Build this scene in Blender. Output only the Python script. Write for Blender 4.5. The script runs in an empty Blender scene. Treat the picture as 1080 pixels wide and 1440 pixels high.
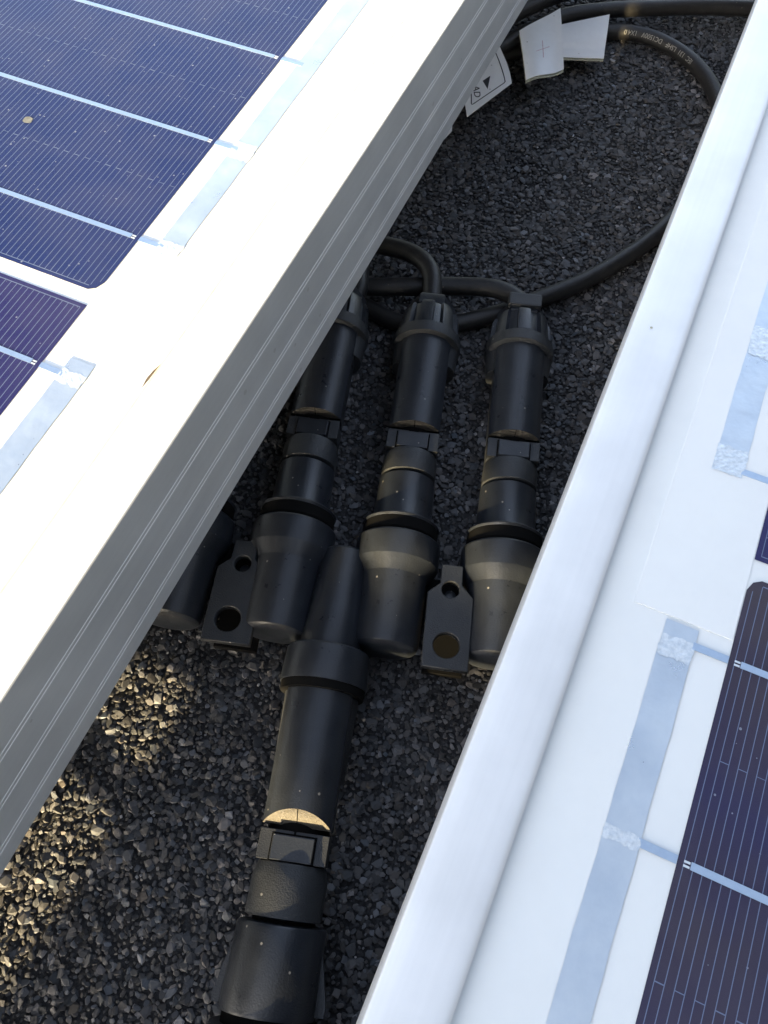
import bpy, bmesh, math, random
import numpy as np
from mathutils import Vector, Matrix, Euler

random.seed(7); rng = np.random.default_rng(11)
MM = 0.001
scn = bpy.context.scene
col = scn.collection

# ------------------------------------------------------------------ camera
CAM_H = 225.0
cam_d = bpy.data.cameras.new('camera'); cam = bpy.data.objects.new('camera', cam_d); col.objects.link(cam)
R = Matrix(((0.9124863378, 0.4090723939, 0.0053332427),
            (-0.3706157537, 0.8210431484, 0.4342028462),
            (0.1732415840, -0.3981807487, 0.9007993366)))        # world -> camera
cam.matrix_world = Matrix.Translation((0, 0, CAM_H*MM)) @ R.transposed().to_4x4()
cam_d.sensor_fit = 'VERTICAL'; cam_d.sensor_height = 36.0; cam_d.lens = 36.0*1080/1440
cam_d.clip_start = 0.005; cam_d.clip_end = 400
scn.camera = cam

# ------------------------------------------------------------------ light
SUN_EL, SUN_AZ = 14.0, 182.5          # azimuth clockwise from +Y: the low sun stands behind the photographer
w = bpy.data.worlds.new('World'); scn.world = w; w.use_nodes = True
nt = w.node_tree; bg = nt.nodes['Background']
sky = nt.nodes.new('ShaderNodeTexSky'); sky.sky_type = 'NISHITA'; sky.sun_disc = False
sky.sun_elevation = math.radians(SUN_EL); sky.sun_rotation = math.radians(SUN_AZ)
sky.air_density = 0.7; sky.dust_density = 2.5; sky.ozone_density = 1.0
hs = nt.nodes.new('ShaderNodeHueSaturation'); hs.inputs['Saturation'].default_value = 0.62    # thin high haze
nt.links.new(sky.outputs[0], hs.inputs['Color']); nt.links.new(hs.outputs[0], bg.inputs[0]); bg.inputs[1].default_value = 0.15
sd = bpy.data.lights.new('sun', 'SUN'); sd.energy = 4.6; sd.angle = math.radians(0.5); sd.color = (1.0, 0.78, 0.43)
sun = bpy.data.objects.new('sun', sd); col.objects.link(sun)
_e, _a = math.radians(SUN_EL), math.radians(SUN_AZ)
SUN_DIR = Vector((math.sin(_a)*math.cos(_e), math.cos(_a)*math.cos(_e), math.sin(_e)))
sun.rotation_euler = SUN_DIR.to_track_quat('Z', 'Y').to_euler()
sun.location = SUN_DIR*3
scn.view_settings.view_transform = 'Standard'; scn.view_settings.look = 'None'
scn.view_settings.exposure = 2.45; scn.view_settings.gamma = 1.0; scn.view_settings.use_curve_mapping = False

# ------------------------------------------------------------------ materials
def mat(name, color, rough=0.5, metal=0.0, coat=0.0, spec=0.5, nscale=None, namt=0.0, c2=None, bump=0.0, bscale=None, rvar=0.0, detail=6):
    m = bpy.data.materials.new(name); m.use_nodes = True
    n = m.node_tree; b = n.nodes['Principled BSDF']
    b.inputs['Base Color'].default_value = (*color, 1); b.inputs['Roughness'].default_value = rough
    b.inputs['Metallic'].default_value = metal; b.inputs['Coat Weight'].default_value = coat
    b.inputs['Specular IOR Level'].default_value = spec
    tc = n.nodes.new('ShaderNodeTexCoord')
    if nscale:
        t = n.nodes.new('ShaderNodeTexNoise'); t.inputs['Scale'].default_value = nscale; t.inputs['Detail'].default_value = detail
        t.inputs['Roughness'].default_value = 0.65
        n.links.new(tc.outputs['Object'], t.inputs['Vector'])
        r = n.nodes.new('ShaderNodeValToRGB'); r.color_ramp.elements[0].position = 0.5-namt; r.color_ramp.elements[1].position = 0.5+namt
        r.color_ramp.elements[0].color = (*color, 1); r.color_ramp.elements[1].color = (*(c2 or color), 1)
        n.links.new(t.outputs['Fac'], r.inputs['Fac']); n.links.new(r.outputs['Color'], b.inputs['Base Color'])
        if rvar:
            mr = n.nodes.new('ShaderNodeMapRange'); mr.inputs['To Min'].default_value = rough-rvar; mr.inputs['To Max'].default_value = rough+rvar
            mr.inputs['From Min'].default_value = 0.3; mr.inputs['From Max'].default_value = 0.7
            n.links.new(t.outputs['Fac'], mr.inputs['Value']); n.links.new(mr.outputs[0], b.inputs['Roughness'])
    if bump:
        t2 = n.nodes.new('ShaderNodeTexNoise'); t2.inputs['Scale'].default_value = bscale; t2.inputs['Detail'].default_value = 3
        n.links.new(tc.outputs['Object'], t2.inputs['Vector'])
        bp = n.nodes.new('ShaderNodeBump'); bp.inputs['Strength'].default_value = bump; bp.inputs['Distance'].default_value = 0.0003
        n.links.new(t2.outputs['Fac'], bp.inputs['Height']); n.links.new(bp.outputs[0], b.inputs['Normal'])
    return m

def add_dust(m, color, scale=900, thr=0.68, amt=0.6):
    """fine specks of dust and grit lying on a surface"""
    n = m.node_tree; b = n.nodes['Principled BSDF']
    tc = n.nodes.new('ShaderNodeTexCoord')
    v = n.nodes.new('ShaderNodeTexVoronoi'); v.inputs['Scale'].default_value = scale
    n.links.new(tc.outputs['Object'], v.inputs['Vector'])
    sepc = n.nodes.new('ShaderNodeSeparateColor'); n.links.new(v.outputs['Color'], sepc.inputs[0])
    a = n.nodes.new('ShaderNodeMath'); a.operation = 'GREATER_THAN'; a.inputs[1].default_value = thr; n.links.new(sepc.outputs[0], a.inputs[0])
    sz = n.nodes.new('ShaderNodeMath'); sz.operation = 'MULTIPLY'; sz.inputs[1].default_value = 0.16; n.links.new(sepc.outputs[1], sz.inputs[0])
    d = n.nodes.new('ShaderNodeMath'); d.operation = 'LESS_THAN'; n.links.new(v.outputs['Distance'], d.inputs[0]); n.links.new(sz.outputs[0], d.inputs[1])
    mu = n.nodes.new('ShaderNodeMath'); mu.operation = 'MULTIPLY'; n.links.new(a.outputs[0], mu.inputs[0]); n.links.new(d.outputs[0], mu.inputs[1])
    mu2 = n.nodes.new('ShaderNodeMath'); mu2.operation = 'MULTIPLY'; mu2.inputs[1].default_value = amt; n.links.new(mu.outputs[0], mu2.inputs[0])
    mx = n.nodes.new('ShaderNodeMix'); mx.data_type = 'RGBA'
    src = b.inputs['Base Color']
    if src.is_linked:
        n.links.new(src.links[0].from_socket, mx.inputs[6])
    else:
        mx.inputs[6].default_value = src.default_value
    mx.inputs[7].default_value = (*color, 1)
    n.links.new(mu2.outputs[0], mx.inputs[0]); n.links.new(mx.outputs[2], src)

M = {}
M['plastic'] = mat('black_moulded_plastic', (0.016, 0.019, 0.025), 0.33, nscale=160, namt=0.22, c2=(0.025, 0.029, 0.036), bump=0.25, bscale=2200, rvar=0.07)
add_dust(M['plastic'], (0.35, 0.33, 0.29), 420, 0.80, 0.7)
M['plastic_matt'] = mat('matt_black_plastic', (0.022, 0.025, 0.029), 0.50, nscale=220, namt=0.25, c2=(0.034, 0.037, 0.041), bump=0.5, bscale=2600)
M['plastic_rough'] = mat('sunlit_grained_plastic', (0.055, 0.050, 0.042), 0.6, nscale=1500, namt=0.2, c2=(0.12, 0.105, 0.08), bump=0.9, bscale=3500)  # outlet half-moon: the plug face plastic painted lighter, as if in sun
add_dust(M['plastic_matt'], (0.30, 0.29, 0.26), 420, 0.82, 0.7)
M['plastic_grain'] = mat('shaded_grained_plastic', (0.030, 0.028, 0.024), 0.6, nscale=1500, namt=0.2, c2=(0.06, 0.053, 0.042), bump=0.9, bscale=3500)  # same grained plastic painted darker for the shaded plug faces
M['seal'] = mat('black_rubber_seal', (0.006, 0.006, 0.006), 0.9, spec=0.08)
M['cable'] = mat('black_cable_sheath', (0.013, 0.013, 0.014), 0.48, nscale=300, namt=0.2, c2=(0.024, 0.023, 0.022), bump=0.35, bscale=1500)
add_dust(M['cable'], (0.25, 0.22, 0.16), 600, 0.86, 0.6)
M['print'] = mat('grey_cable_print', (0.24, 0.235, 0.21), 0.6)
M['alu'] = mat('anodised_aluminium', (0.74, 0.755, 0.75), 0.46, metal=0.45, nscale=90, namt=0.3, c2=(0.77, 0.78, 0.775), bump=0.02, bscale=4000, rvar=0.02)
M['groove'] = mat('groove_glint_aluminium', (0.95, 0.95, 0.95), 0.4, metal=0.1)  # whiter than the frame: paints the sky glint on the groove facets
M['backsheet'] = mat('white_backsheet', (0.80, 0.80, 0.79), 0.5, nscale=60, namt=0.3, c2=(0.77, 0.775, 0.775))
M['strip'] = mat('white_insulating_strip', (0.82, 0.82, 0.81), 0.45, nscale=50, namt=0.3, c2=(0.79, 0.79, 0.79))
M['sealant'] = mat('pale_yellow_sealant', (0.62, 0.52, 0.30), 0.5, nscale=300, namt=0.3, c2=(0.72, 0.64, 0.44))
M['rust'] = mat('brown_dirt', (0.05, 0.035, 0.02), 0.8, nscale=1200, namt=0.2, c2=(0.14, 0.10, 0.06))
M['ribbon'] = mat('tinned_copper_ribbon', (0.56, 0.62, 0.69), 0.36, metal=0.8, nscale=120, namt=0.25, c2=(0.71, 0.76, 0.81), bump=0.6, bscale=260, rvar=0.12)
M['solder'] = mat('crinkled_solder', (0.60, 0.65, 0.70), 0.36, metal=0.5, nscale=1100, namt=0.12, c2=(0.80, 0.83, 0.86), bump=0.6, bscale=900)
M['busbar'] = mat('silver_busbar', (0.46, 0.56, 0.70), 0.34, metal=0.9, nscale=900, namt=0.3, c2=(0.56, 0.66, 0.78), bump=0.3, bscale=1200)
M['finger'] = mat('silver_print_line', (0.11, 0.14, 0.24), 0.5)
M['grime'] = mat('dried_dirt_spot', (0.14, 0.135, 0.115), 0.8, nscale=1500, namt=0.2, c2=(0.22, 0.21, 0.18))
M['white_tag'] = mat('white_vinyl_tag', (0.86, 0.86, 0.85), 0.42, nscale=250, namt=0.25, c2=(0.80, 0.80, 0.79), bump=0.2, bscale=300)
add_dust(M['white_tag'], (0.15, 0.12, 0.10), 420, 0.80, 0.7)
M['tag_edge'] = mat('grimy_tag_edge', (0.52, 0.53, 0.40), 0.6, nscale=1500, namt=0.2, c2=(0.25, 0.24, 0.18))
M['ink'] = mat('black_label_ink', (0.02, 0.02, 0.025), 0.5)
M['red_ink'] = mat('faded_red_ink', (0.50, 0.22, 0.26), 0.6, nscale=2500, namt=0.15, c2=(0.72, 0.60, 0.62))
M['membrane'] = mat('bitumen_roof_membrane', (0.008, 0.008, 0.009), 0.85, nscale=700, namt=0.15, c2=(0.045, 0.045, 0.048), bump=1.0, bscale=900)
M['render'] = mat('grey_wall_render', (0.09, 0.10, 0.095), 0.9, nscale=4, namt=0.3, c2=(0.13, 0.135, 0.13))
M['concrete'] = mat('weathered_concrete', (0.28, 0.27, 0.25), 0.85, nscale=30, namt=0.3, c2=(0.36, 0.35, 0.33), bump=0.6, bscale=300)

def cell_mat(name, c1, c2):
    m = mat(name, c1, 0.42, spec=0.12, nscale=26, namt=0.28, c2=c2, bump=0.15, bscale=2600, detail=3)
    add_dust(m, (0.36, 0.38, 0.45), 650, 0.72, 0.5)
    return m
M['cell_blue'] = cell_mat('blue_silicon_cell', (0.007, 0.015, 0.085), (0.010, 0.020, 0.100))
M['cell_violet'] = cell_mat('violet_silicon_cell', (0.015, 0.013, 0.080), (0.019, 0.017, 0.092))
M['cell_reflection'] = cell_mat('silicon_cell_brown_reflection', (0.046, 0.034, 0.036), (0.018, 0.017, 0.075))  # brown end of the noise paints a reflection into the cell colour

# thin patterned solar glass: mostly see-through, mirror-like by Fresnel, finely dimpled
g = bpy.data.materials.new('patterned_solar_glass'); g.use_nodes = True; n = g.node_tree
n.nodes.remove(n.nodes['Principled BSDF'])
out = n.nodes['Material Output']; tr = n.nodes.new('ShaderNodeBsdfTransparent'); tr.inputs[0].default_value = (0.97, 0.985, 0.98, 1)
gl = n.nodes.new('ShaderNodeBsdfGlossy'); gl.inputs['Roughness'].default_value = 0.16
lw = n.nodes.new('ShaderNodeLayerWeight'); lw.inputs['Blend'].default_value = 0.5
pw = n.nodes.new('ShaderNodeMath'); pw.operation = 'POWER'; pw.inputs[1].default_value = 5.0; n.links.new(lw.outputs['Facing'], pw.inputs[0])
fr = n.nodes.new('ShaderNodeMath'); fr.operation = 'MULTIPLY_ADD'; fr.inputs[1].default_value = 0.7; fr.inputs[2].default_value = 0.022; n.links.new(pw.outputs[0], fr.inputs[0])
tcg = n.nodes.new('ShaderNodeTexCoord'); ng = n.nodes.new('ShaderNodeTexNoise'); ng.inputs['Scale'].default_value = 1300; ng.inputs['Detail'].default_value = 1
n.links.new(tcg.outputs['Object'], ng.inputs['Vector'])
bpg = n.nodes.new('ShaderNodeBump'); bpg.inputs['Strength'].default_value = 0.35; bpg.inputs['Distance'].default_value = 0.0002
n.links.new(ng.outputs['Fac'], bpg.inputs['Height']); n.links.new(bpg.outputs[0], gl.inputs['Normal'])
mx = n.nodes.new('ShaderNodeMixShader'); n.links.new(fr.outputs[0], mx.inputs[0]); n.links.new(tr.outputs[0], mx.inputs[1]); n.links.new(gl.outputs[0], mx.inputs[2])
df = n.nodes.new('ShaderNodeBsdfDiffuse'); df.inputs[0].default_value = (0.50, 0.47, 0.42, 1)
nd = n.nodes.new('ShaderNodeTexNoise'); nd.inputs['Scale'].default_value = 38; nd.inputs['Detail'].default_value = 8; nd.inputs['Roughness'].default_value = 0.75
n.links.new(tcg.outputs['Object'], nd.inputs['Vector'])
rd = n.nodes.new('ShaderNodeMapRange'); rd.inputs['From Min'].default_value = 0.42; rd.inputs['From Max'].default_value = 0.75; rd.inputs['To Min'].default_value = 0.0; rd.inputs['To Max'].default_value = 0.04
n.links.new(nd.outputs['Fac'], rd.inputs['Value'])
mx2 = n.nodes.new('ShaderNodeMixShader'); n.links.new(rd.outputs[0], mx2.inputs[0]); n.links.new(mx.outputs[0], mx2.inputs[1]); n.links.new(df.outputs[0], mx2.inputs[2])
n.links.new(mx2.outputs[0], out.inputs['Surface']); M['glass'] = g

# extrusion streaks, faint scratches and water marks on the aluminium
n = M['alu'].node_tree; b = n.nodes['Principled BSDF']
tca = n.nodes.new('ShaderNodeTexCoord'); mpa = n.nodes.new('ShaderNodeMapping'); mpa.inputs['Scale'].default_value = (900, 9, 900)
n.links.new(tca.outputs['Object'], mpa.inputs['Vector'])
na = n.nodes.new('ShaderNodeTexNoise'); na.inputs['Scale'].default_value = 1.0; na.inputs['Detail'].default_value = 4; n.links.new(mpa.outputs[0], na.inputs['Vector'])
nb_ = n.nodes.new('ShaderNodeTexNoise'); nb_.inputs['Scale'].default_value = 55; nb_.inputs['Detail'].default_value = 7; n.links.new(tca.outputs['Object'], nb_.inputs['Vector'])
ra = n.nodes.new('ShaderNodeMapRange'); ra.inputs['From Min'].default_value = 0.3; ra.inputs['From Max'].default_value = 0.7; ra.inputs['To Min'].default_value = 0.975; ra.inputs['To Max'].default_value = 1.01
n.links.new(na.outputs['Fac'], ra.inputs['Value'])
rb = n.nodes.new('ShaderNodeMapRange'); rb.inputs['From Min'].default_value = 0.35; rb.inputs['From Max'].default_value = 0.65; rb.inputs['To Min'].default_value = 0.92; rb.inputs['To Max'].default_value = 1.02
n.links.new(nb_.outputs['Fac'], rb.inputs['Value'])
mm = n.nodes.new('ShaderNodeMath'); mm.operation = 'MULTIPLY'; n.links.new(ra.outputs[0], mm.inputs[0]); n.links.new(rb.outputs[0], mm.inputs[1])
vm = n.nodes.new('ShaderNodeVectorMath'); vm.operation = 'SCALE'; n.links.new(b.inputs['Base Color'].links[0].from_socket, vm.inputs[0]); n.links.new(mm.outputs[0], vm.inputs['Scale'])
n.links.new(vm.outputs[0], b.inputs['Base Color'])
add_dust(M['alu'], (0.30, 0.27, 0.22), 240, 0.93, 0.22)

# stone material: a colour per stone from a mesh attribute
ms = mat('slate_granule', (0.05, 0.05, 0.055), 0.62)
n = ms.node_tree; at = n.nodes.new('ShaderNodeAttribute'); at.attribute_name = 'tone'
n.links.new(at.outputs['Color'], n.nodes['Principled BSDF'].inputs['Base Color']); M['stone'] = ms

# ------------------------------------------------------------------ helpers (all lengths in mm)
def link(name, me, material=None, parent=None, smooth=False, loc=None):
    o = bpy.data.objects.new(name, me); col.objects.link(o)
    if material is not None and len(me.materials) == 0: me.materials.append(material)
    if parent is not None: o.parent = parent
    if loc is not None: o.location = Vector(loc)*MM
    if smooth: me.polygons.foreach_set('use_smooth', [True]*len(me.polygons))
    return o

def mesh(name, verts, faces):
    me = bpy.data.meshes.new(name)
    me.from_pydata([tuple(c*MM for c in v) for v in verts], [], faces); me.validate(); me.update()
    return me

def empty(name, loc=(0, 0, 0), rot=(0, 0, 0)):
    o = bpy.data.objects.new(name, None); col.objects.link(o); o.location = Vector(loc)*MM; o.rotation_euler = rot
    o.empty_display_size = 0.02
    return o

def tag(o, label=None, cat=None, group=None, kind=None):
    if label: o['label'] = label
    if cat: o['category'] = cat
    if group: o['group'] = group
    if kind: o['kind'] = kind
    return o

def smooth_by_angle(me, deg=35):
    me.polygons.foreach_set('use_smooth', [True]*len(me.polygons))
    bm = bmesh.new(); bm.from_mesh(me); lim = math.radians(deg)
    for e in bm.edges:
        if len(e.link_faces) == 2 and e.calc_face_angle(0) > lim: e.smooth = False
    bm.to_mesh(me); bm.free()

def lathe(name, prof, material, parent=None, seg=48, rfun=None, axis_z=0.0, x=0.0, cap=True):
    """prof = [(y, r)] along local Y; rfun(theta, y, r) -> (x, z)"""
    V, F = [], []
    for (y, r) in prof:
        for k in range(seg):
            th = 2*math.pi*k/seg
            if rfun: px, pz = rfun(th, y, r)
            else: px, pz = r*math.sin(th), r*math.cos(th)
            V.append((px+x, y, pz+axis_z))
    for i in range(len(prof)-1):
        for k in range(seg):
            a = i*seg+k; b = i*seg+(k+1) % seg
            F.append((a, b, b+seg, a+seg))
    if cap:
        F.append(tuple(range(seg-1, -1, -1))); F.append(tuple(range((len(prof)-1)*seg, len(prof)*seg)))
    me = mesh(name, V, F)
    bm = bmesh.new(); bm.from_mesh(me); bmesh.ops.recalc_face_normals(bm, faces=bm.faces); bm.to_mesh(me); bm.free()
    smooth_by_angle(me, 32)
    return link(name, me, material, parent)

def box(name, lo, hi, material, parent=None, bev=0.0):
    bm = bmesh.new(); bmesh.ops.create_cube(bm, size=1)
    for v in bm.verts:
        v.co = Vector(((lo[i]+hi[i])/2+(v.co[i])*(hi[i]-lo[i]) for i in range(3)))*MM
    if bev: bmesh.ops.bevel(bm, geom=bm.edges[:], offset=bev*MM, segments=2, affect='EDGES', profile=0.6)
    me = bpy.data.meshes.new(name); bm.to_mesh(me); bm.free()
    return link(name, me, material, parent)

def prism(name, poly, holes, z0, z1, material, parent=None, bev=0.0):
    """outline with holes, extruded from z0 to z1"""
    cu = bpy.data.curves.new(name, 'CURVE'); cu.dimensions = '2D'; cu.fill_mode = 'BOTH'
    for pl in [poly]+holes:
        s = cu.splines.new('POLY'); s.points.add(len(pl)-1); s.use_cyclic_u = True
        for i, p in enumerate(pl): s.points[i].co = (p[0], p[1], 0, 1)
    cu.extrude = (z1-z0)/2-bev; cu.bevel_depth = bev; cu.bevel_resolution = 1
    if bev: cu.offset = -bev
    o = bpy.data.objects.new(name+'_tmp', cu); col.objects.link(o)
    me = bpy.data.meshes.new_from_object(o.evaluated_get(bpy.context.evaluated_depsgraph_get()))
    bpy.data.objects.remove(o); me.transform(Matrix.Scale(MM, 4) @ Matrix.Translation((0, 0, (z0+z1)/2)))
    me.materials.clear(); me.name = name
    return link(name, me, material, parent)

def circ(cx, cy, r, n=28):
    return [(cx+r*math.cos(2*math.pi*i/n), cy+r*math.sin(2*math.pi*i/n)) for i in range(n)]

def spline(pts, n=14):
    P = [Vector(p) for p in pts]; P = [P[0]*2-P[1]]+P+[P[-1]*2-P[-2]]; out = []
    for i in range(1, len(P)-2):
        for k in range(n):
            t = k/n; a, b, c, d = P[i-1:i+3]
            out.append(0.5*((2*b)+(c-a)*t+(2*a-5*b+4*c-d)*t*t+(3*b-a-3*c+d)*t*t*t))
    out.append(P[-2]); return out

def tube(name, pts, r, material, parent=None, seg=20, n=14):
    path = spline(pts, n); V, F = [], []
    fr = []
    for i, p in enumerate(path):
        t = (path[min(i+1, len(path)-1)]-path[max(i-1, 0)]).normalized()
        sx = t.cross(Vector((0, 0, 1)))
        sx = sx.normalized() if sx.length > 1e-4 else Vector((1, 0, 0))
        up = sx.cross(t).normalized(); fr.append((p, t, sx, up))
        for k in range(seg):
            th = 2*math.pi*k/seg; V.append(tuple(p+(sx*math.sin(th)+up*math.cos(th))*r))
    for i in range(len(path)-1):
        for k in range(seg):
            a = i*seg+k; b = i*seg+(k+1) % seg; F.append((a, b, b+seg, a+seg))
    F.append(tuple(range(seg))); F.append(tuple(range((len(path)-1)*seg, len(path)*seg)))
    me = mesh(name, V, F)
    bm = bmesh.new(); bm.from_mesh(me); bmesh.ops.recalc_face_normals(bm, faces=bm.faces); bm.to_mesh(me); bm.free()
    o = link(name, me, material, parent, smooth=True); return o, fr

def text_mesh(s, size, bold=0.0):
    cu = bpy.data.curves.new('txt', 'FONT'); cu.body = s; cu.size = size; cu.resolution_u = 4; cu.offset = bold; cu.align_x = 'LEFT'; cu.align_y = 'CENTER'
    o = bpy.data.objects.new('txt_tmp', cu); col.objects.link(o)
    me = bpy.data.meshes.new_from_object(o.evaluated_get(bpy.context.evaluated_depsgraph_get())); bpy.data.objects.remove(o)
    me.transform(Matrix.Scale(MM, 4)); return me

# ------------------------------------------------------------------ the roof
me = mesh('roof_surface', [(-60000, -60000, -.95), (60000, -60000, -.95), (60000, 60000, -.95), (-60000, 60000, -.95)], [(0, 1, 2, 3)])
tag(link('roof_surface', me, M['membrane']), kind='structure')

def icosphere():
    t = (1+5**.5)/2
    v = np.array([(-1, t, 0), (1, t, 0), (-1, -t, 0), (1, -t, 0), (0, -1, t), (0, 1, t), (0, -1, -t), (0, 1, -t), (t, 0, -1), (t, 0, 1), (-t, 0, -1), (-t, 0, 1)])/math.sqrt(1+t*t)
    f = np.array([(0, 11, 5), (0, 5, 1), (0, 1, 7), (0, 7, 10), (0, 10, 11), (1, 5, 9), (5, 11, 4), (11, 10, 2), (10, 7, 6), (7, 1, 8), (3, 9, 4), (3, 4, 2), (3, 2, 6), (3, 6, 8), (3, 8, 9), (4, 9, 5), (2, 4, 11), (6, 2, 10), (8, 6, 7), (9, 8, 1)])
    return v, f

def gravel():
    iv, fi = icosphere()
    X0, X1, Y0, Y1 = -160, 62, -125, 545
    pts = []
    sp = 1.42
    nx, ny = int((X1-X0)/sp), int((Y1-Y0)/sp)
    gx, gy = np.meshgrid(np.arange(nx), np.arange(ny))
    x = X0+(gx+0.5*(gy % 2)+rng.uniform(-.42, .42, gx.shape))*sp; y = Y0+(gy+rng.uniform(-.42, .42, gx.shape))*sp
    x, y = x.ravel(), y.ravel(); N = len(x)
    s = np.clip(rng.lognormal(0.0, 0.42, N), .42, 2.2)*0.95       # half length in mm
    asp = rng.uniform(.62, 1.0, N); flat = rng.uniform(.22, .44, N)
    sc = np.stack([s, s*asp, s*flat], 1)
    V = iv[None]*(1+rng.uniform(-.42, .34, (N, 12, 1)))
    # chop a random top facet so that stones read as crushed slate
    V[:, :, 2] = np.minimum(V[:, :, 2], rng.uniform(.25, .7, (N, 1)))
    for ax in (0, 1):            # random flat sides
        V[:, :, ax] = np.clip(V[:, :, ax], -rng.uniform(.45, 1.0, (N, 1)), rng.uniform(.45, 1.0, (N, 1)))
    V = V*sc[:, None]*1.08
    a = rng.uniform(0, 2*np.pi, N); tx = rng.normal(0, .24, N); ty = rng.normal(0, .24, N)
    ca, sa = np.cos(a), np.sin(a); cx, sx = np.cos(tx), np.sin(tx); cy, sy = np.cos(ty), np.sin(ty)
    X = V[:, :, 0]*ca[:, None]-V[:, :, 1]*sa[:, None]; Y = V[:, :, 0]*sa[:, None]+V[:, :, 1]*ca[:, None]; Z = V[:, :, 2]
    Y, Z = Y*cx[:, None]-Z*sx[:, None], Y*sx[:, None]+Z*cx[:, None]
    X, Z = X*cy[:, None]+Z*sy[:, None], -X*sy[:, None]+Z*cy[:, None]
    und = 0.18*np.sin(x*.09+1)*np.cos(y*.07)+0.12*np.sin(x*.23+y*.19)
    z = und-0.25+rng.uniform(-.30, .28, N)
    P = np.stack([X+x[:, None], Y+y[:, None], Z+z[:, None]], 2).reshape(-1, 3)*MM
    Fc = (fi[None]+(np.arange(N)*12)[:, None, None]).reshape(-1)
    me = bpy.data.meshes.new('gravel'); nf = N*20
    me.vertices.add(len(P)); me.vertices.foreach_set('co', P.ravel())
    me.loops.add(nf*3); me.loops.foreach_set('vertex_index', Fc)
    me.polygons.add(nf); me.polygons.foreach_set('loop_start', np.arange(nf)*3); me.polygons.foreach_set('loop_total', np.full(nf, 3))
    me.update()
    lum = np.clip(rng.lognormal(math.log(.066), .45, N), .018, .22)
    pale = (rng.random(N) < .003) & (s < .95); lum[pale] = rng.uniform(.3, .55, pale.sum())
    hue = rng.normal(0, .05, N)
    c = np.stack([lum*(1+hue), lum*1.0, lum*(1.05-hue), np.ones(N)], 1)
    at = me.attributes.new('tone', 'FLOAT_COLOR', 'POINT')
    at.data.foreach_set('color', np.repeat(c, 12, 0).ravel())
    me.shade_flat()
    o = link('gravel', me, M['stone'])
    tag(o, 'dark grey crushed slate granules covering the roof between the two solar panels', 'gravel', kind='stuff')
gravel()

# ------------------------------------------------------------------ solar panels
# local frame of a panel: x = v (inward from the outer edge of the long frame), y = u (along it), z = up; top of the lip at z = 0
LIP, FH = 10.4, 34.5
def frame_profile(grooves):
    """closed section (v, z) of the long frame bar"""
    pts = [(0.0, -0.4)]
    for d in grooves:
        for k in (0, 1.15):
            pts += [(0.0, -(d+k)), (0.13, -(d+k+.04)), (0.0, -(d+k+.30))]
    pts += [(0, -FH+.3), (.3, -FH), (28, -FH), (28, -FH+1.6), (1.8, -FH+1.6), (1.8, -7.0), (LIP-.2, -7.0), (LIP-.2, -5.6), (1.8, -5.6), (1.8, -1.7),
            (LIP-.35, -1.25), (LIP, -1.15), (LIP+.1, -.47), (LIP-.1, -.36), (LIP-.8, -.16), (LIP-2.0, -.05), (LIP-4.4, -.03), (LIP*.35, -.03), (.5, -.02), (.15, -.12)]
    return pts

def strip_mesh(name, rects, z, t=0.0):
    V, F = [], []
    for (a, b, c, d) in rects:        # v0, v1, u0, u1
        i = len(V)
        if t:
            V += [(a, c, z), (b, c, z), (b, d, z), (a, d, z), (a, c, z+t), (b, c, z+t), (b, d, z+t), (a, d, z+t)]
            F += [(i+3, i+2, i+1, i), (i+4, i+5, i+6, i+7), (i, i+1, i+5, i+4), (i+1, i+2, i+6, i+5), (i+2, i+3, i+7, i+6), (i+3, i, i+4, i+7)]
        else:
            V += [(a, c, z), (b, c, z), (b, d, z), (a, d, z)]; F.append((i, i+1, i+2, i+3))
    return mesh(name, V, F)

def poly_mesh(name, pts, z):
    return mesh(name, [(p[0], p[1], z) for p in pts], [tuple(range(len(pts)))])

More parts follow.
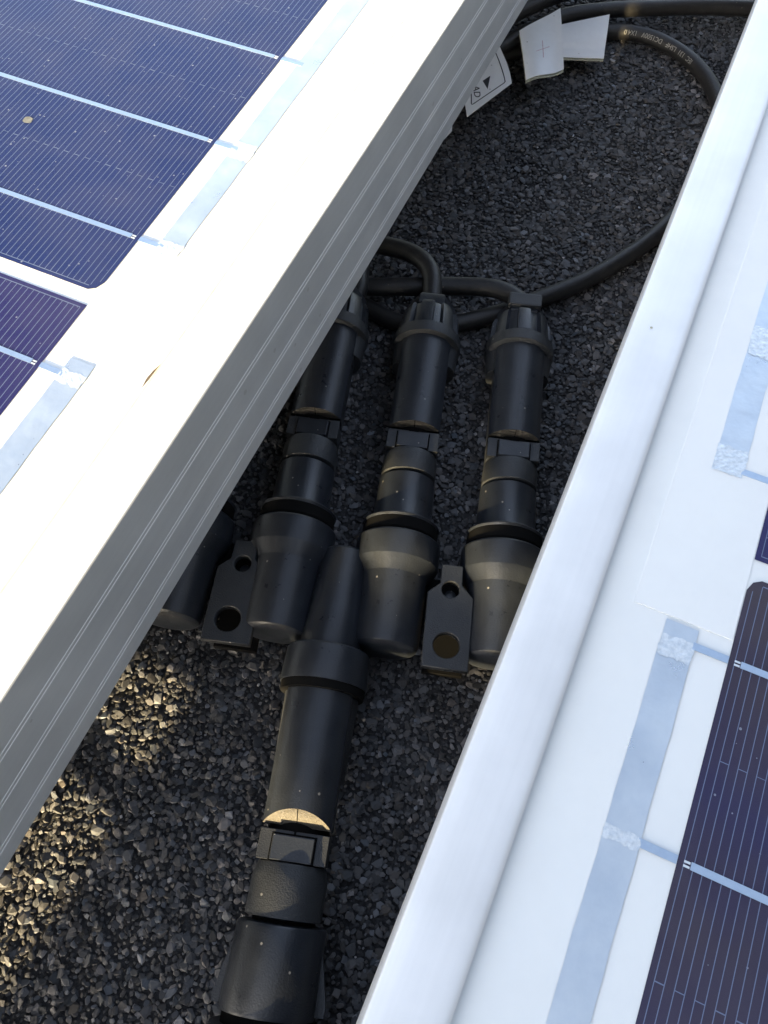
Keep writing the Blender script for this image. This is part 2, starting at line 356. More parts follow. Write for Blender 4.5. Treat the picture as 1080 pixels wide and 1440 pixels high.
W_PANEL, U_END, U_TOP = 420.0, -270.0, 780.0
def solar_panel(origin, mirror, tilt, label, cells, ribbons, strip, sealant, solders):
    root = empty('solar_panel', origin)
    tag(root, label, 'solar panel')
    sgn = -1 if mirror else 1
    root.rotation_euler = (0, tilt, 0)
    def X(me):          # mirror the mesh for the left panel and fix the winding
        if mirror:
            me.transform(Matrix.Scale(-1, 4, (1, 0, 0))); me.flip_normals()
        return me
    # long frame bar by the gap, with its fine double grooves on the outer face
    pr = frame_profile((9.27, 18.43, 27.9)); n = len(pr); V = []
    for u in (U_END, U_TOP): V += [(p[0], u, p[1]) for p in pr]
    F = [(i, (i+1) % n, (i+1) % n+n, i+n) for i in range(n)]+[tuple(range(n-1, -1, -1)), tuple(range(n, 2*n))]
    me = mesh('frame', V, F); bm = bmesh.new(); bm.from_mesh(me); bmesh.ops.recalc_face_normals(bm, faces=bm.faces)
    bm.to_mesh(me); bm.free(); smooth_by_angle(me, 26)
    me.materials.append(M['alu']); me.materials.append(M['groove'])
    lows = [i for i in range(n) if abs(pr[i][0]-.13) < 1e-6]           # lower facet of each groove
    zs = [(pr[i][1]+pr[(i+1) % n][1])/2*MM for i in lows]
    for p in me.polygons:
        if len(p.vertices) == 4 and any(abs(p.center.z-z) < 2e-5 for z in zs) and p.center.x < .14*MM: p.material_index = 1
    fo = link('frame', X(me), M['alu'], root)
    # short frame bar at the near end and far end
    for (u0, u1) in ((U_END-2, U_END+LIP), (U_TOP-LIP, U_TOP+2)):
        me = bpy.data.meshes.new('end_frame'); bm = bmesh.new(); bmesh.ops.create_cube(bm, size=1)
        lo = (0.4, u0, -FH); hi = (W_PANEL, u1, -0.05)
        for v in bm.verts: v.co = Vector(((lo[i]+hi[i])/2+v.co[i]*(hi[i]-lo[i]) for i in range(3)))*MM
        bm.to_mesh(me); bm.free(); link('end_frame', X(me), M['alu'], root)
    me = bpy.data.meshes.new('far_frame'); bm = bmesh.new(); bmesh.ops.create_cube(bm, size=1)
    lo = (W_PANEL, U_END-2, -FH); hi = (W_PANEL+LIP, U_TOP+2, -0.08)
    for v in bm.verts: v.co = Vector(((lo[i]+hi[i])/2+v.co[i]*(hi[i]-lo[i]) for i in range(3)))*MM
    bm.to_mesh(me); bm.free(); link('side_frame', X(me), M['alu'], root)
    # laminate: white backsheet, everything else on it, patterned glass over it
    def bx(name, lo, hi, m):
        me = bpy.data.meshes.new(name); bm = bmesh.new(); bmesh.ops.create_cube(bm, size=1)
        for v in bm.verts: v.co = Vector(((lo[i]+hi[i])/2+v.co[i]*(hi[i]-lo[i]) for i in range(3)))*MM
        bm.to_mesh(me); bm.free(); return link(name, X(me), m, root)
    bx('backsheet', (1.9, U_END+.5, -5.5), (W_PANEL-.5, U_TOP-.5, -2.05), M['backsheet'])
    me = poly_mesh('glass_pane', [(LIP-.3, U_END+LIP), (W_PANEL, U_END+LIP), (W_PANEL, U_TOP-LIP), (LIP-.3, U_TOP-LIP)], -.50)
    link('glass_pane', X(me), M['glass'], root)
    if sealant:
        me = strip_mesh('sealant_bead', [(LIP-.1, LIP+.55, U_END+LIP, U_TOP-LIP)], -.50, 0.06)
        link('sealant_bead', X(me), M['sealant'], root)
    if strip:
        me = strip_mesh('insulating_strip', [strip], -2.03, 0.12)
        link('insulating_strip', X(me), M['strip'], root)
    for (a, b, c, d) in ribbons:
        # a slightly wavy flat ribbon
        V, F = [], []; N = max(4, int((d-c)/2.2)); ph = random.uniform(0, 6)
        for i in range(N+1):
            u = c+(d-c)*i/N; wv = 0.05*math.sin(u*.31+ph)+0.03*math.sin(u*.9)
            for j in range(4):
                V.append((a+(b-a)*j/3+wv, u, -1.86+0.016*math.sin(u*.55+j+ph)+random.uniform(-.006, .006)))
        for i in range(N):
            for j in range(3): k = i*4+j; F.append((k, k+1, k+5, k+4))
        me = mesh('connection_ribbon', V, F); link('connection_ribbon', X(me), M['ribbon'], root, smooth=True)
    for (a, b, c, d) in solders:
        V, F = [], []; nu, nv = max(3, int((d-c)/.5)), max(3, int((b-a)/.5))
        for i in range(nu+1):
            for j in range(nv+1):
                e = .0 if 0 < i < nu and 0 < j < nv else .22
                V.append((a+(b-a)*j/nv+random.uniform(-e, e), c+(d-c)*i/nu+random.uniform(-e, e), -1.80+random.uniform(-.03, .03)))
        for i in range(nu):
            for j in range(nv): k = i*(nv+1)+j; F.append((k, k+1, k+nv+2, k+nv+1))
        me = mesh('solder_patch', V, F); link('solder_patch', X(me), M['solder'], root)
    c0 = 32.6; CW = 156.6; PITCH = 1.36
    for (u0, u1, bars, dashes, cm, chlo, chhi, clabel) in cells:
        for col_i in range(2):
            va = c0+col_i*(CW+2.6); vb = va+CW
            def corner(vx, uy, dv, du, ch):
                if ch < .5: return [(vx, uy)]
                return [(vx, uy+du*ch*1.25), (vx+dv*ch*.35, uy+du*ch*.42), (vx+dv*ch, uy)]
            pts = []
            pts += corner(va, u0, 1, 1, chlo)
            pts += corner(vb, u0, -1, 1, chlo)[::-1]
            pts += corner(vb, u1, -1, -1, chhi)
            pts += corner(va, u1, 1, -1, chhi)[::-1]
            me = poly_mesh('solar_cell', pts, -1.90)
            ce = link('solar_cell', X(me), M[cm], root)
            if col_i == 0 and clabel: ce['label'] = clabel
            # printed grid: fine fingers, edge line, dashed cross lines
            rects = []; ins = 0.95; k = 0; fw = 0.065
            v = va+ins
            while v < vb-ins+.01:
                e = 0
                if (v-va) < chlo+.5: e0 = max(0, chlo+.4-(v-va))
                else: e0 = 0
                if (v-va) < chhi+.5: e1 = max(0, chhi+.4-(v-va))
                else: e1 = 0
                rects.append((v-fw, v+fw, u0+ins+e0, u1-ins-e1)); v += PITCH; k += 1
            rects.append((va+ins+chlo*.7, vb-ins, u0+ins-.09, u0+ins+.09)); rects.append((va+ins+chhi*.7, vb-ins, u1-ins-.09, u1-ins+.09))
            for dy in dashes:
                v = va+ins+(PITCH if (int(dy) % 2) else 0)
                while v < vb-4:
                    rects.append((v, v+PITCH, dy-.07+random.uniform(-.05, .05), dy+.07)); v += 2*PITCH
            me = strip_mesh('grid_lines', rects, -1.885); gl_ = link('grid_lines', X(me), M['finger'], ce)
            for by in bars:
                hw = .55
                me = strip_mesh('busbar', [(va+1.9, vb-1.9, by-hw, by+hw)], -1.88, 0.10)
                link('busbar', X(me), M['busbar'], ce)
                if col_i == 0:
                    me = strip_mesh('solder_pad', [(va+.9, va+1.8, by-.5, by-.18), (va+.9, va+1.8, by+.1, by+.42)], -1.88, 0.06)
                    link('solder_pad', X(me), M['solder'], ce)
                    me = strip_mesh('ribbon_tab', [(26.9, va-.05, by-.62, by+.62)], -1.90, 0.10)
                    link('ribbon_tab', X(me), M['busbar'], root)
    return root

cellsL = [
 (73.1, 229.7, (88.8, 120.4, 152.2, 183.8, 215.2), (104.6, 136.2, 168.0, 199.5), 'cell_blue', 2.2, 2.2, 'blue cell with a rounded corner'),
 (-9.0, 69.6, (53.9, 22.3, -1.0), (38.1,), 'cell_violet', 0, 0, 'violet cell with a sharp corner'),
 (233.2, 389.0, (249, 280, 312, 343, 374), (264, 296, 327, 359), 'cell_blue', 0, 2.2, None),
 (-170.0, -12.6, (-28, -60, -91, -122, -154), (-44, -75, -107, -138), 'cell_blue', 2.2, 0, None),
]
rootL = solar_panel((-61.9, 0, 108.7), True, -0.0, 'left solar panel with blue cells, its grooved grey frame side facing the gap', cellsL,
    [(22.8, 28.2, -120, 57.7), (23.0, 28.2, 87.0, 232)], None, True,
    [(22.8, 28.2, 52.0, 55.0), (22.9, 28.3, 86.8, 90.6), (22.9, 28.3, 117.5, 122.8)])
rootL.rotation_euler = (0, -0.0122, 0)
cellsR = [
 (70.0, 226.6, (85.8, 117.2, 149, 180, 212), (101.6, 133, 165, 196), 'cell_violet', 0, 2.2, 'violet cell with a sharp corner'),
 (-90.0, 66.6, (51.2, 19.8, -11.6, -43.0, -74.4), (35.5, 4.2, -27.2, -58.6), 'cell_reflection', 0, 2.0, 'blue cell with a painted brown reflection and a clipped corner'),
]
rootR = solar_panel((4.6, 0, 107.6), False, 0.0, 'right solar panel with a wide pale frame lip and a brown reflection painted on one cell', cellsR,
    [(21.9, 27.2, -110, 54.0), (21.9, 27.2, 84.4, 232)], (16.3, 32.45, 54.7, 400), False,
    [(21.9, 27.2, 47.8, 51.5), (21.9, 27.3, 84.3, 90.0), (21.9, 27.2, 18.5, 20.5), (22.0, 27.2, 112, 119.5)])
rootR.rotation_euler = (0, 0.0151*-1, 0)
# dirt on the panels
def blob(name, v, u, r, m, root, z, mir, label=None):
    pts = [((v+r*random.uniform(.75, 1.1)*math.cos(a))*(-1 if mir else 1), u+r*random.uniform(.7, 1.0)*math.sin(a)) for a in [i*math.pi/8 for i in range(16)]]
    me = poly_mesh(name, pts, z); return link(name, me, m, root)
blob('dirt_spot', 75.3, 109.5, 1.35, M['grime'], rootL, -1.75, True)
blob('dirt_spot', 3.6, 108.9, .32, M['tag_edge'], rootR, 0.06, False)
me = mesh('rust_streak', [(-11.25, 56.0, -.43), (-11.0, 58.6, -.42), (-10.9, 62.6, -.43), (-11.4, 60.6, -.42), (-11.6, 58.6, -.42)], [(0, 1, 2, 3, 4)])
link('dirt_sliver', me, M['rust'], rootL)

# ------------------------------------------------------------------ connectors
AX = Vector((0.281, -0.9597, 0)).normalized()       # direction the sockets point away from the cable glands (down the gap)
ROT = math.atan2(-AX.x, AX.y)                       # local +Y -> AX
UPROT = ROT+math.pi                                 # local +Y towards the glands

def flat_tube(hw, flatten=1.0):
    """round section clipped to a half width hw: rounded top, straight sides"""
    def f(th, y, r):
        x, z = r*math.sin(th), r*math.cos(th)
        if abs(x) > hw:
            x = math.copysign(hw, x)
        return x, z
    return f

def barrel(parent, y0, y1, hw, r, zc, material, lean=.8, face='plastic_rough'):
    """top shell of a coupling: rounded top, straight sides, ends in a slanted half-moon face"""
    V, F = [], []; n = 20
    amax = math.asin(hw/r); zt = r*math.cos(amax)
    slant = (r-zt)*lean
    ring = []
    for i in range(n+1):
        a = -amax+2*amax*i/n; ring.append((r*math.sin(a), r*math.cos(a)))
    for yy, sl in ((y1, 0), (y0, 1)):
        for (x, z) in ring:
            V.append((x, yy+(sl*slant*((z-zt)/(r-zt))), z+zc))
        V.append((hw, yy, zc-2)); V.append((-hw, yy, zc-2))
    m = n+3
    for i in range(m):
        F.append((i, (i+1) % m, (i+1) % m+m, i+m))
    F.append(tuple(range(m-1, -1, -1)))
    me = mesh('barrel', V, F)
    bm = bmesh.new(); bm.from_mesh(me); bmesh.ops.recalc_face_normals(bm, faces=bm.faces); bm.to_mesh(me); bm.free(); smooth_by_angle(me, 30)
    o = link('barrel', me, material, parent)
    # grained half-moon end face with the moulding line in its middle
    fv = [(x, y0+slant*((z-zt)/(r-zt))-.03, z+zc+.02) for (x, z) in ring]
    me2 = mesh('end_face', fv, [tuple(range(len(fv)))]); link('end_face', me2, M[face], o)
    me3 = strip_mesh('moulding_line', [(-.09, .09, y0+slant, y1-.5)], zc+r+.005, 0.03); link('moulding_line', me3, M['plastic_matt'], o)
    me4 = mesh('moulding_line', [(-.12, y0-.04, zc+zt), (.12, y0-.04, zc+zt), (.12, y0+slant-.05, zc+r+.03), (-.12, y0+slant-.05, zc+r+.03)], [(0, 1, 2, 3)])
    link('moulding_line', me4, M['seal'], o)
    return o

def latch(parent, y0, y1, hw, r, zc, bw):
    """flat recess with a raised rectangular latch button"""
    zt = zc+r*.66
    box('latch_seat', (-hw, y0, zc-3), (hw, y1, zt-.15), M['plastic_matt'], parent, bev=.15)
    box('latch_gap_shade', (-bw/2-.45, y0-.1, zt-1), (bw/2+.45, y0+(y1-y0)*.84+.45, zt-.1), M['seal'], parent)  # black sheet painting the shade of the gap round the button
    b = box('latch_button', (-bw/2, y0+.1, zt-.3), (bw/2, y0+(y1-y0)*.84, zt+1.3), M['plastic'], parent, bev=.25)
    return b

def gland(parent, y0, zc, k=1.0, tab=False):
    """flange and ribbed tightening nut"""
    lathe('collar', [(y0-9, 10.8*k), (y0-1.2, 11.5*k), (y0-.6, 11.9*k), (y0+.1, 12.0*k), (y0+3.4, 11.8*k), (y0+3.9, 11.2*k)], M['plastic_matt'], parent, axis_z=zc, seg=56,
          rfun=lambda th, y, r: (r*math.sin(th), (r if y > y0-1 else r*(0.62 if math.cos(th) > .05 else 1))*math.cos(th)))
    def rf(th, y, r):
        c = math.cos(8*th+(0 if tab else .9)); s = 1.0 if c > -.35 else .87
        return r*s*math.sin(th), r*s*math.cos(th)
    lathe('nut', [(y0+3.7, 10.6*k), (y0+4.2, 11.0*k), (y0+12.4, 10.3*k), (y0+14.0, 9.6*k), (y0+14.4, 8.4*k)], M['plastic'], parent, seg=128, rfun=rf, axis_z=zc)
    lathe('gland_cap', [(y0+13.9, 8.2), (y0+14.4, 9.0*k), (y0+18.0, 8.7*k), (y0+19.2, 7.8*k), (y0+19.5, 3.6)], M['plastic'], parent, seg=6, axis_z=zc, rfun=lambda th, y, r: (r*math.sin(th+.52), r*math.cos(th+.52)))
    if tab:
        box('gland_tab', (-5.6, y0+15.4, zc+3), (5.6, y0+20.6, zc+9.2), M['plastic_matt'], parent, bev=.7)

ZC = 12.0
def plug(loc, label, tab=False, cable=None):
    """local Y = 0 at the socket mouth, running up to the cable gland"""
    root = empty('cable_plug', (loc[0], loc[1], 0), (0, 0, UPROT))
    tag(root, label, 'cable connector', 'black plugs pushed into the cable hub')
    lathe('sealing_ring', [(-1.7, 8.2), (-1.7, 10.6), (-.5, 11.5), (2.9, 11.3), (2.9, 8.2)], M['seal'], root, axis_z=ZC)
    lathe('plug_body', [(2.9, 7.5), (2.9, 11.3), (3.5, 11.7), (4.2, 11.2), (4.7, 9.3), (5.2, 9.0), (19.0, 8.7), (19.3, 8.2)], M['plastic'], root, axis_z=ZC, seg=64)
    lathe('locking_ring', [(20.0, 8.2), (20.3, 8.8), (25.5, 9.0), (27.9, 8.3), (28.2, 6)], M['plastic_matt'], root, axis_z=ZC, rfun=flat_tube(8.4))
    lathe('core', [(18.5, 7.4), (72, 7.9)], M['seal'], root, axis_z=ZC-1.2)
    latch(root, 28.2, 34.8, 8.1, 9.6, ZC, 9.6)
    barrel(root, 36.0, 71.2, 8.1, 9.7, ZC, M['plastic'], .12, 'plastic_grain')
    gland(root, 71.6, ZC, .97, tab)
    return root

pL = plug((-63.6, 79.2), 'black cable plug nearest the grooved frame, its nut half under the left solar panel')
pM = plug((-33.0, 87.8), 'middle black cable plug, its cable bending off to the left')
pR = plug((-3.0, 97.6), 'black cable plug nearest the right panel, a flat tab on its nut', tab=True)
pO = plug((-93.5, 70.2), 'black cable plug almost wholly hidden under the grooved panel frame')

# the hub: four sockets, an outlet between the middle two, two drilled plates
hub = empty('cable_hub', (-45, 60, 0))
tag(hub, 'black moulded cable hub with four round sockets and two drilled mounting plates', 'cable hub')
def hobj(o):
    o.matrix_parent_inverse = Matrix.Translation(Vector((45, -60, 0))*MM); return o
def hpart(name, loc):
    e = None
    return Matrix.Translation(Vector((loc[0], loc[1], 0))*MM) @ Matrix.Rotation(ROT, 4, 'Z')
def socket(loc):
    o = lathe('socket', [(1.7, 10.4), (1.7, 12.2), (2.3, 12.6), (9.4, 12.6), (9.7, 12.5), (13.4, 10.0), (13.8, 9.85), (32.6, 9.7), (34.2, 9.2), (35.0, 8.2), (35.4, 6.2), (35.5, 0.4)], M['plastic'], None, axis_z=ZC, seg=64)
    o.parent = hub; o.matrix_parent_inverse = Matrix.Translation(Vector((45, -60, 0))*MM); o.matrix_basis = hpart('', loc)
    # inner bore seen as a dark ring behind the plug's seal
    b = lathe('socket_bore', [(1.75, 8.4), (1.65, 10.5)], M['seal'], o, axis_z=ZC, cap=False)
for lc in ((-63.6, 79.2), (-33.0, 87.8), (-3.0, 97.6), (-93.5, 70.2)): socket(lc)
# plates with holes
H1 = prism('mounting_plate', [(-76.0, 65.0), (-76.4, 55.7), (-70.4, 35.0), (-57.1, 39.0), (-64.7, 60.3), (-68.5, 62.9), (-70.3, 67.6)][::1], [circ(-70.6, 59.4, 2.6), circ(-66.2, 43.2, 3.7)], 14.6, 18, M['plastic_matt'], None)
H1.data.clear_geometry() if False else None
def plate(pts, holes, name='mounting_plate'):
    o = prism(name, pts, holes, 15.2, 18.0, M['plastic_matt'], None, bev=.25)
    o.parent = hub; o.matrix_parent_inverse = Matrix.Translation(Vector((45, -60, 0))*MM)
    cx = sum(p[0] for p in pts)/len(pts); cy = sum(p[1] for p in pts)/len(pts)
    u = prism('plate_hole_shade', [(cx+(p[0]-cx)*.9, cy+(p[1]-cy)*.9) for p in pts], [], 1.5, 4.5, M['seal'], o)  # black sheet added below, painting the shade inside the holes
    return o
bpy.data.objects.remove(H1)
plate([(-75.8, 65.3), (-74.3, 59.8), (-76.6, 55.9), (-70.4, 35.0), (-57.1, 39.0), (-63.4, 60.0), (-67.6, 62.2), (-69.6, 67.4)], [circ(-70.4, 59.6, 2.5), circ(-66.2, 43.2, 3.7)])
plate([(-17.6, 83.2), (-15.9, 77.6), (-18.2, 73.7), (-11.6, 53.2), (0.8, 56.8), (-5.4, 77.0), (-9.8, 79.4), (-11.7, 85.0)], [circ(-12.4, 76.9, 2.5), circ(-7.4, 61.3, 3.7)])
for (hx, hy) in ((-70.4, 59.6), (-12.4, 76.9)):
    o = lathe('screw_boss', [(0, 1.7), (9.5, 1.7), (9.7, 1.2)], M['plastic'], None, seg=20)
    o.data.transform(Matrix.Rotation(math.pi/2, 4, 'X')); o.parent = hub; o.matrix_parent_inverse = Matrix.Translation(Vector((45, -60, 0))*MM); o.location = Vector((hx+.3, hy-.3, 4.0))*MM
for (hx, hy) in ((-66.2, 43.2), (-7.4, 61.3)):
    pass
# web joining the sockets low down
o = prism('hub_base', [(-99, 66), (-95, 50), (-62, 58), (-30, 66), (1, 76), (-3, 88), (-34, 78), (-64, 70)], [], 1.5, 5.0, M['seal'], None, bev=.3)
o.parent = hub; o.matrix_parent_inverse = Matrix.Translation(Vector((45, -60, 0))*MM)
# outlet tube and flange running down the gap
OUT = (-45.6, 77.0)
def hub_local(o, loc):
    o.parent = hub; o.matrix_parent_inverse = Matrix.Translation(Vector((45, -60, 0))*MM); o.matrix_basis = hpart('', loc); return o
ZO = 13.0
hub_local(lathe('outlet_tube', [(0, .4), (.05, 4.8), (.5, 6.2), (1.3, 6.8), (20, 8.2), (30.2, 8.6), (31.0, 8.2)], M['plastic'], None, axis_z=ZO, seg=56), OUT)
hub_local(lathe('outlet_flange', [(30.6, 8.0), (30.8, 11.2), (31.4, 11.7), (40.2, 12.1), (40.9, 11.9), (41.0, 9)], M['plastic'], None, axis_z=ZO, seg=64), OUT)
hub_local(lathe('sealing_ring', [(40.8, 8), (40.8, 11.7), (43.2, 11.5), (43.6, 8)], M['seal'], None, axis_z=ZO), OUT)
bl = barrel(None, -77.2, -42.6, 8.7, 10.3, ZO, M['plastic']); bl.data.transform(Matrix.Identity(4))
# barrel runs along -AX in its own frame: turn it so that the half-moon faces down the gap
def flip(o): return Matrix.Translation(Vector((OUT[0], OUT[1], 0))*MM) @ Matrix.Rotation(UPROT, 4, 'Z')
bl.parent = hub; bl.matrix_parent_inverse = Matrix.Translation(Vector((45, -60, 0))*MM); bl.matrix_basis = flip(bl)
lb = lathe('outlet_skirt', [(-66, 8.6), (-64, 9.6), (-43.2, 10.2), (-42.6, 9.4)], M['plastic_matt'], None, axis_z=ZO-1.6)
lb.parent = hub; lb.matrix_parent_inverse = Matrix.Translation(Vector((45, -60, 0))*MM); lb.matrix_basis = flip(lb)

# the trunk coupling at the bottom of the picture
tr_ = empty('trunk_connector', (OUT[0], OUT[1], 0), (0, 0, UPROT))
tag(tr_, 'large black trunk connector lying lowest, below the hub outlet, with small side fins', 'cable connector')
lathe('core', [(-102, 7.8), (-70, 7.8)], M['seal'], tr_, axis_z=ZO-1.2)
latch(tr_, -85.4, -78.4, 8.6, 10.2, ZO, 10.4)
lathe('locking_ring', [(-97.8, 8.4), (-97.5, 9.9), (-89.0, 9.8), (-85.7, 8.6), (-85.4, 7)], M['plastic_matt'], tr_, axis_z=ZO, rfun=flat_tube(9.2), seg=64)
lathe('coupling_body', [(-117.6, 9), (-117.4, 11.6), (-116.8, 11.9), (-99.6, 11.0), (-98.9, 10.6), (-98.6, 8.2)], M['plastic'], tr_, axis_z=ZO, rfun=flat_tube(11.0), seg=64)
lathe('sealing_ring', [(-120, 9), (-120, 10.6), (-117.2, 10.6), (-117.2, 9)], M['seal'], tr_, axis_z=ZO)
lathe('end_socket', [(-150, 11.0), (-142, 12.6), (-121, 13.2), (-120.2, 12.9), (-120, 9)], M['plastic'], tr_, axis_z=ZO+.3, seg=64)
for sx in (-1, 1):
    V = [(sx*10.4, -101.5, 12), (sx*13.4, -114.5, 12), (sx*13.2, -116.6, 12), (sx*10.4, -116.6, 12), (sx*10.4, -101.5, 15), (sx*13.4, -114.5, 15), (sx*13.2, -116.6, 15), (sx*10.4, -116.6, 15)]
    me = mesh('side_fin', V, [(3, 2, 1, 0), (4, 5, 6, 7), (0, 1, 5, 4), (1, 2, 6, 5), (2, 3, 7, 6), (3, 0, 4, 7)]); link('side_fin', me, M['plastic_matt'], tr_)

# ------------------------------------------------------------------ cables
def cable(pts, r, label, name='cable'):
    o, fr = tube(name, pts, r, M['cable']); tag(o, label, 'cable'); return o, fr
cable([(-57.3, 170, 12.5), (-59.5, 177, 13.5), (-64.5, 187.5, 14), (-73.5, 193.5, 13), (-87.7, 194.5, 11), (-110, 190, 9), (-140, 175, 6)], 3.4, 'black cable bending left out of the middle plug, under the grooved frame')
cable([(-28.6, 185, 12), (-31.5, 190.5, 11.5), (-41, 192.5, 11), (-55, 189.0, 9.5), (-72, 181.5, 9), (-89, 175, 8.5), (-120, 170, 6)], 3.3, 'black cable running left from the right plug, behind the middle plug nut')
cable([(-84.8, 167, 12), (-86.5, 174, 12), (-95, 188, 10), (-120, 200, 8)], 3.3, 'black cable leaving the plug at the grooved frame, mostly hidden')
loop, lfr = cable([(-110, 300, 3.8), (-86, 329, 3.6), (-68, 348, 3.6), (-50, 363.0, 3.6), (-33.5, 368.0, 3.6), (-17.6, 364.2, 3.6), (-4, 355.0, 3.6), (6.5, 340.8, 3.6), (13, 322, 3.6), (14.5, 300, 3.6), (11.0, 273, 3.6), (5.0, 251, 3.6), (-3.5, 232.8, 3.6), (-13.9, 216, 3.6),
                   (-25.6, 201.8, 3.6), (-37.3, 188.6, 3.8), (-49.4, 178, 3.6), (-58, 171.5, 3.4), (-72, 170, 3.3), (-95, 172, 3.3), (-120, 160, 3.3)], 3.2, 'black printed cable looping in a wide arc over the gravel, passing under the right panel')
cable([(-130, 280, 8), (-102, 305, 9), (-88, 324, 9), (-80.5, 338.5, 9.5), (-69, 355.5, 10), (-53, 369.5, 9), (-34.5, 382.5, 7.5), (-11.6, 396.5, 6), (20, 412, 4), (60, 425, 4)], 3.3, 'thick black cable crossing the top of the gap, with the plus tag stuck on it')
cable([(-130, 300, 5), (-104, 322, 10), (-92, 336.5, 12.5), (-83, 353.5, 12.5), (-72, 374, 10), (-50, 400, 6), (-20, 425, 4)], 3.2, 'black cable at the very top, nearest the left panel frame')

def print_on_cable(s, start, side, size, parent, fr, r):
    """wrap a line of print round the cable: start = arc length of its first letter, running backwards along the cable"""
    L = [0.0]
    for i in range(1, len(fr)): L.append(L[-1]+(fr[i][0]-fr[i-1][0]).length)
    me = text_mesh(s, size, .04)
    bm = bmesh.new(); bm.from_mesh(me)
    for _ in range(4):
        bmesh.ops.triangulate(bm, faces=bm.faces[:])
        lg = [e for e in bm.edges if e.calc_length() > .35*MM]
        if lg: bmesh.ops.subdivide_edges(bm, edges=lg, cuts=1)
    bmesh.ops.triangulate(bm, faces=bm.faces[:]); bm.to_mesh(me); bm.free()
    for v in me.vertices:
        x, y = v.co.x/MM, v.co.y/MM
        a = start-x; i = max(0, min(len(L)-2, next((j for j in range(len(L)-1) if L[j+1] >= a), len(L)-2)))
        t = (a-L[i])/(L[i+1]-L[i]); p = fr[i][0].lerp(fr[i+1][0], t); sx = fr[i][2].lerp(fr[i+1][2], t).normalized(); up = fr[i][3]
        th = side+y/r
        v.co = (p+(sx*math.sin(th)+up*math.cos(th))*(r+.05))*MM
    me.materials.clear(); me.name = 'cable_print'
    return link('cable_print', me, M['print'], parent)
# arc length near the right of the loop
def arclen(fr, x, y):
    L = 0; best = (1e9, 0)
    for i in range(1, len(fr)):
        L += (fr[i][0]-fr[i-1][0]).length; d = (fr[i][0].xy-Vector((x, y))).length
        if d < best[0]: best = (d, L)
    return best[1]
a0 = arclen(lfr, -6.5, 357.5)
print_on_cable('IEC  131  LSHF   DC1500V   1X4.0', a0, math.radians(56), 2.7, loop, lfr, 3.2)

cable([(-190, -60, 4), (-150, -76, 14), (-115, -82, 19.5), (-85, -84, 19.5), (-60, -92, 17), (-52, -130, 8), (-50, -190, 4)], 1.9, 'thin black cable added just out of view to throw a dark band on the gravel')  # added unseen to cast the dark band across the sunlit gravel

# ------------------------------------------------------------------ unseen boxes added behind the camera to block the low sun, slotted for glints
blocker = empty('sun_blocker', (0, -860, 0))
tag(blocker, 'grey boxes added out of view to keep the low sun off the gap', 'light blocker')
box('lower_blocker', (-110, -90, -1), (900, 0, 233.8), M['concrete'], blocker, bev=4)
box('upper_blocker', (-90, 0, 260.2), (900, 160, 1700), M['render'], blocker, bev=5)
box('slot_blocker', (-106, -3, 240), (900, 3, 253.5), M['alu'], blocker)
box('flange_blocker', (-104, -2, 260.3), (900, 2, 302), M['alu'], blocker)
for px in (160, 500, 860): box('blocker_foot', (px-14, -60, 226), (px+14, -20, 400), M['alu'], blocker, bev=1)
# unseen wall added beyond the right panel to close off the low sky
nb = empty('sky_blocker', (2600, 300, 0))
tag(nb, 'grey rendered wall added out of view beyond the right panel to darken the frame side', 'building')
box('wall', (0, -6000, -1), (400, 6000, 3400), M['render'], nb)
box('coping', (-40, -6050, 3401), (440, 6050, 3480), M['concrete'], nb, bev=8)

# ------------------------------------------------------------------ tags and label
def sheet(name, P, material, nu=10, nv=10, bend=None, parent=None, thick=0.22):
    """P = four corners a b c d (a-b top edge, d-c bottom edge)"""
    a, b, c, d = [Vector(p) for p in P]; V, F = [], []
    for side in (0, 1):
        for j in range(nv+1):
            for i in range(nu+1):
                s, t = i/nu, j/nv; p = (a*(1-s)+b*s)*(1-t)+(d*(1-s)+c*s)*t
                if bend: p = p+Vector((0, 0, bend(s, t)))
                V.append(tuple(p-Vector((0, 0, thick*side))))
    K = (nu+1)*(nv+1)
    for j in range(nv):
        for i in range(nu):
            k = j*(nu+1)+i; F.append((k, k+nu+1, k+nu+2, k+1)); F.append((k+K, k+1+K, k+nu+2+K, k+nu+1+K))
    def rim(ks):
        for q in range(len(ks)-1): F.append((ks[q], ks[q+1], ks[q+1]+K, ks[q]+K))
    rim(list(range(nu+1))); rim([j*(nu+1)+nu for j in range(nv+1)]); rim([nv*(nu+1)+i for i in range(nu, -1, -1)]); rim([j*(nu+1) for j in range(nv, -1, -1)])
    me = mesh(name, V, F); bm = bmesh.new(); bm.from_mesh(me); bmesh.ops.recalc_face_normals(bm, faces=bm.faces); bm.to_mesh(me); bm.free()
    smooth_by_angle(me, 40); return link(name, me, material, parent)

b1 = lambda s, t: 0.9*math.sin(s*5.0+.6)*(.35+.65*t)+.5*math.sin(t*3.1)
P1 = [(-82.0, 330.0, 14.5), (-70.9, 353.5, 14.5), (-56.8, 316.9, 13), (-68.7, 301.8, 13)]
t1 = sheet('cable_tag', P1, M['white_tag'], 14, 14, b1)
tag(t1, 'white tag with a faint red plus, folded over the thick cable', 'cable tag')
P1b = [tuple(Vector(p)+Vector((.3, -.8, -.8))) for p in P1]
sheet('tag_back_leaf', P1b, M['tag_edge'], 14, 14, b1, t1)
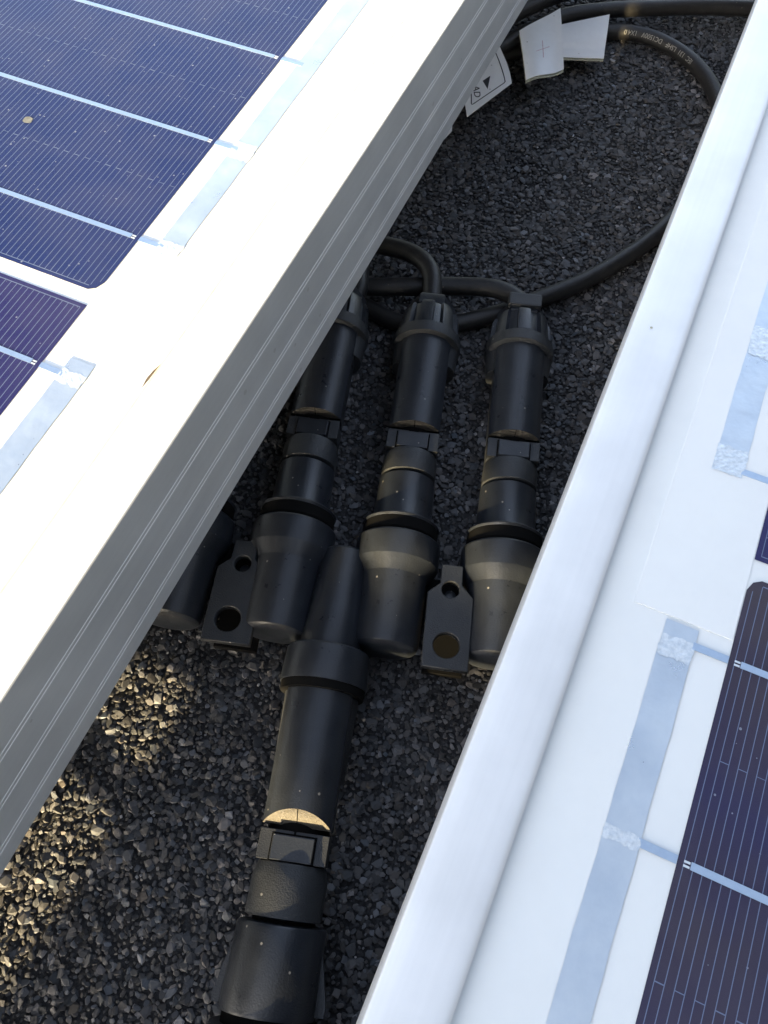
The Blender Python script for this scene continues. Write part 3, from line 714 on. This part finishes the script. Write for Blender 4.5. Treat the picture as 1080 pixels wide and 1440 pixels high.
# the plus
def on_sheet(P, bend, s, t, dz=.06):
    a, b, c, d = [Vector(p) for p in P]; p = (a*(1-s)+b*s)*(1-t)+(d*(1-s)+c*s)*t
    return p+Vector((0, 0, bend(s, t)+dz))
def stroke_on(P, bend, pts, wd, name, material, parent):
    V, F = [], []; path = []
    for i in range(len(pts)-1):
        for k in range(6): path.append(tuple(pts[i][q]+(pts[i+1][q]-pts[i][q])*k/6 for q in (0, 1)))
    path.append(pts[-1]); W3 = [on_sheet(P, bend, *p) for p in path]
    for i, p in enumerate(W3):
        t = (W3[min(i+1, len(W3)-1)]-W3[max(i-1, 0)]); s = Vector((-t.y, t.x, 0)).normalized()*wd/2
        V += [tuple(p+s), tuple(p-s)]
    for i in range(len(W3)-1): F.append((2*i, 2*i+1, 2*i+3, 2*i+2))
    return mesh(name, V, F)
m1 = stroke_on(P1, b1, [(.50, .42), (.49, .72)], .32, 'plus_mark', None, None); link('plus_mark', m1, M['red_ink'], t1)
m2 = stroke_on(P1, b1, [(.32, .575), (.67, .565)], .32, 'plus_mark', None, None); link('plus_mark', m2, M['red_ink'], t1)

b2 = lambda s, t: 0.5*math.sin(t*4.2+s)+.25*math.sin(t*15)*(t > .55)
P2 = [(-68.2, 349.0, 10.2), (-50.4, 364.5, 10.2), (-44.1, 336.6, 9.0), (-61.2, 329.8, 9.0)]
t2 = sheet('cable_tag', P2, M['white_tag'], 14, 14, b2)
tag(t2, 'blank white tag on the looping cable, to the right of the plus tag', 'cable tag')
P2b = [tuple(Vector(p)+Vector((.15, -.8, -.7))) for p in P2]
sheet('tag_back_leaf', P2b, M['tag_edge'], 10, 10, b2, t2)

lab = empty('warning_label', (-85, 290, 12))
tag(lab, 'white bordered label with a triangle and letters AD beside the left panel frame', 'label')
inv = Matrix.Translation(Vector((85, -290, -12))*MM)
def lp(o): o.parent = lab; o.matrix_parent_inverse = inv; return o
lp(prism('label_card', [(-83.5, 272.3), (-74.0, 299.7), (-77.2, 306), (-81.1, 312.1), (-86.9, 320.0), (-92, 325), (-102, 320), (-97, 298), (-87, 279)], [], 11.7, 12, M['white_tag']))
def flat_stroke(pts, wd, z):
    V, F = [], []
    for i, p in enumerate(pts):
        a = Vector(pts[max(i-1, 0)]); b = Vector(pts[min(i+1, len(pts)-1)]); t = (b-a).normalized(); s = Vector((-t.y, t.x))*wd/2
        V += [(p[0]+s.x, p[1]+s.y, z), (p[0]-s.x, p[1]-s.y, z)]
    for i in range(len(pts)-1): F.append((2*i, 2*i+1, 2*i+3, 2*i+2))
    return mesh('label_border', V, F)
lp(link('label_border', flat_stroke([(-96, 308), (-87.2, 286.5), (-84.8, 280.4), (-84.4, 280.0), (-84.0, 280.6), (-77.0, 298.2), (-76.9, 299.4), (-78.6, 302.5), (-80.8, 306.1), (-84, 311), (-87.1, 315.3), (-90, 318)], .45, 12.05), M['ink']))
lp(link('label_triangle', mesh('label_triangle', [(-85.7, 295.8, 12.05), (-83.9, 300.3, 12.05), (-81.9, 291.7, 12.05)], [(0, 2, 1)]), M['ink']))
tm = text_mesh('AD', 3.9, .03); tm.transform(Matrix.Diagonal((1.38, 1, 1, 1))); tm.materials.clear()
tdir = Vector((0.45, -0.89))
o = lp(link('label_letters', tm, M['ink'])); o.location = Vector((-87.3, 291.7, 12.06))*MM; o.rotation_euler = (0, 0, math.atan2(tdir.y, tdir.x))
o2 = prism('paper_scrap', [(-96, 275), (-88.3, 268.5), (-86.8, 264.5), (-88.0, 258), (-97, 262)], [], 9.7, 10, M['white_tag'])
tag(o2, 'scrap of white paper tucked under the left panel frame, below the label', 'paper')
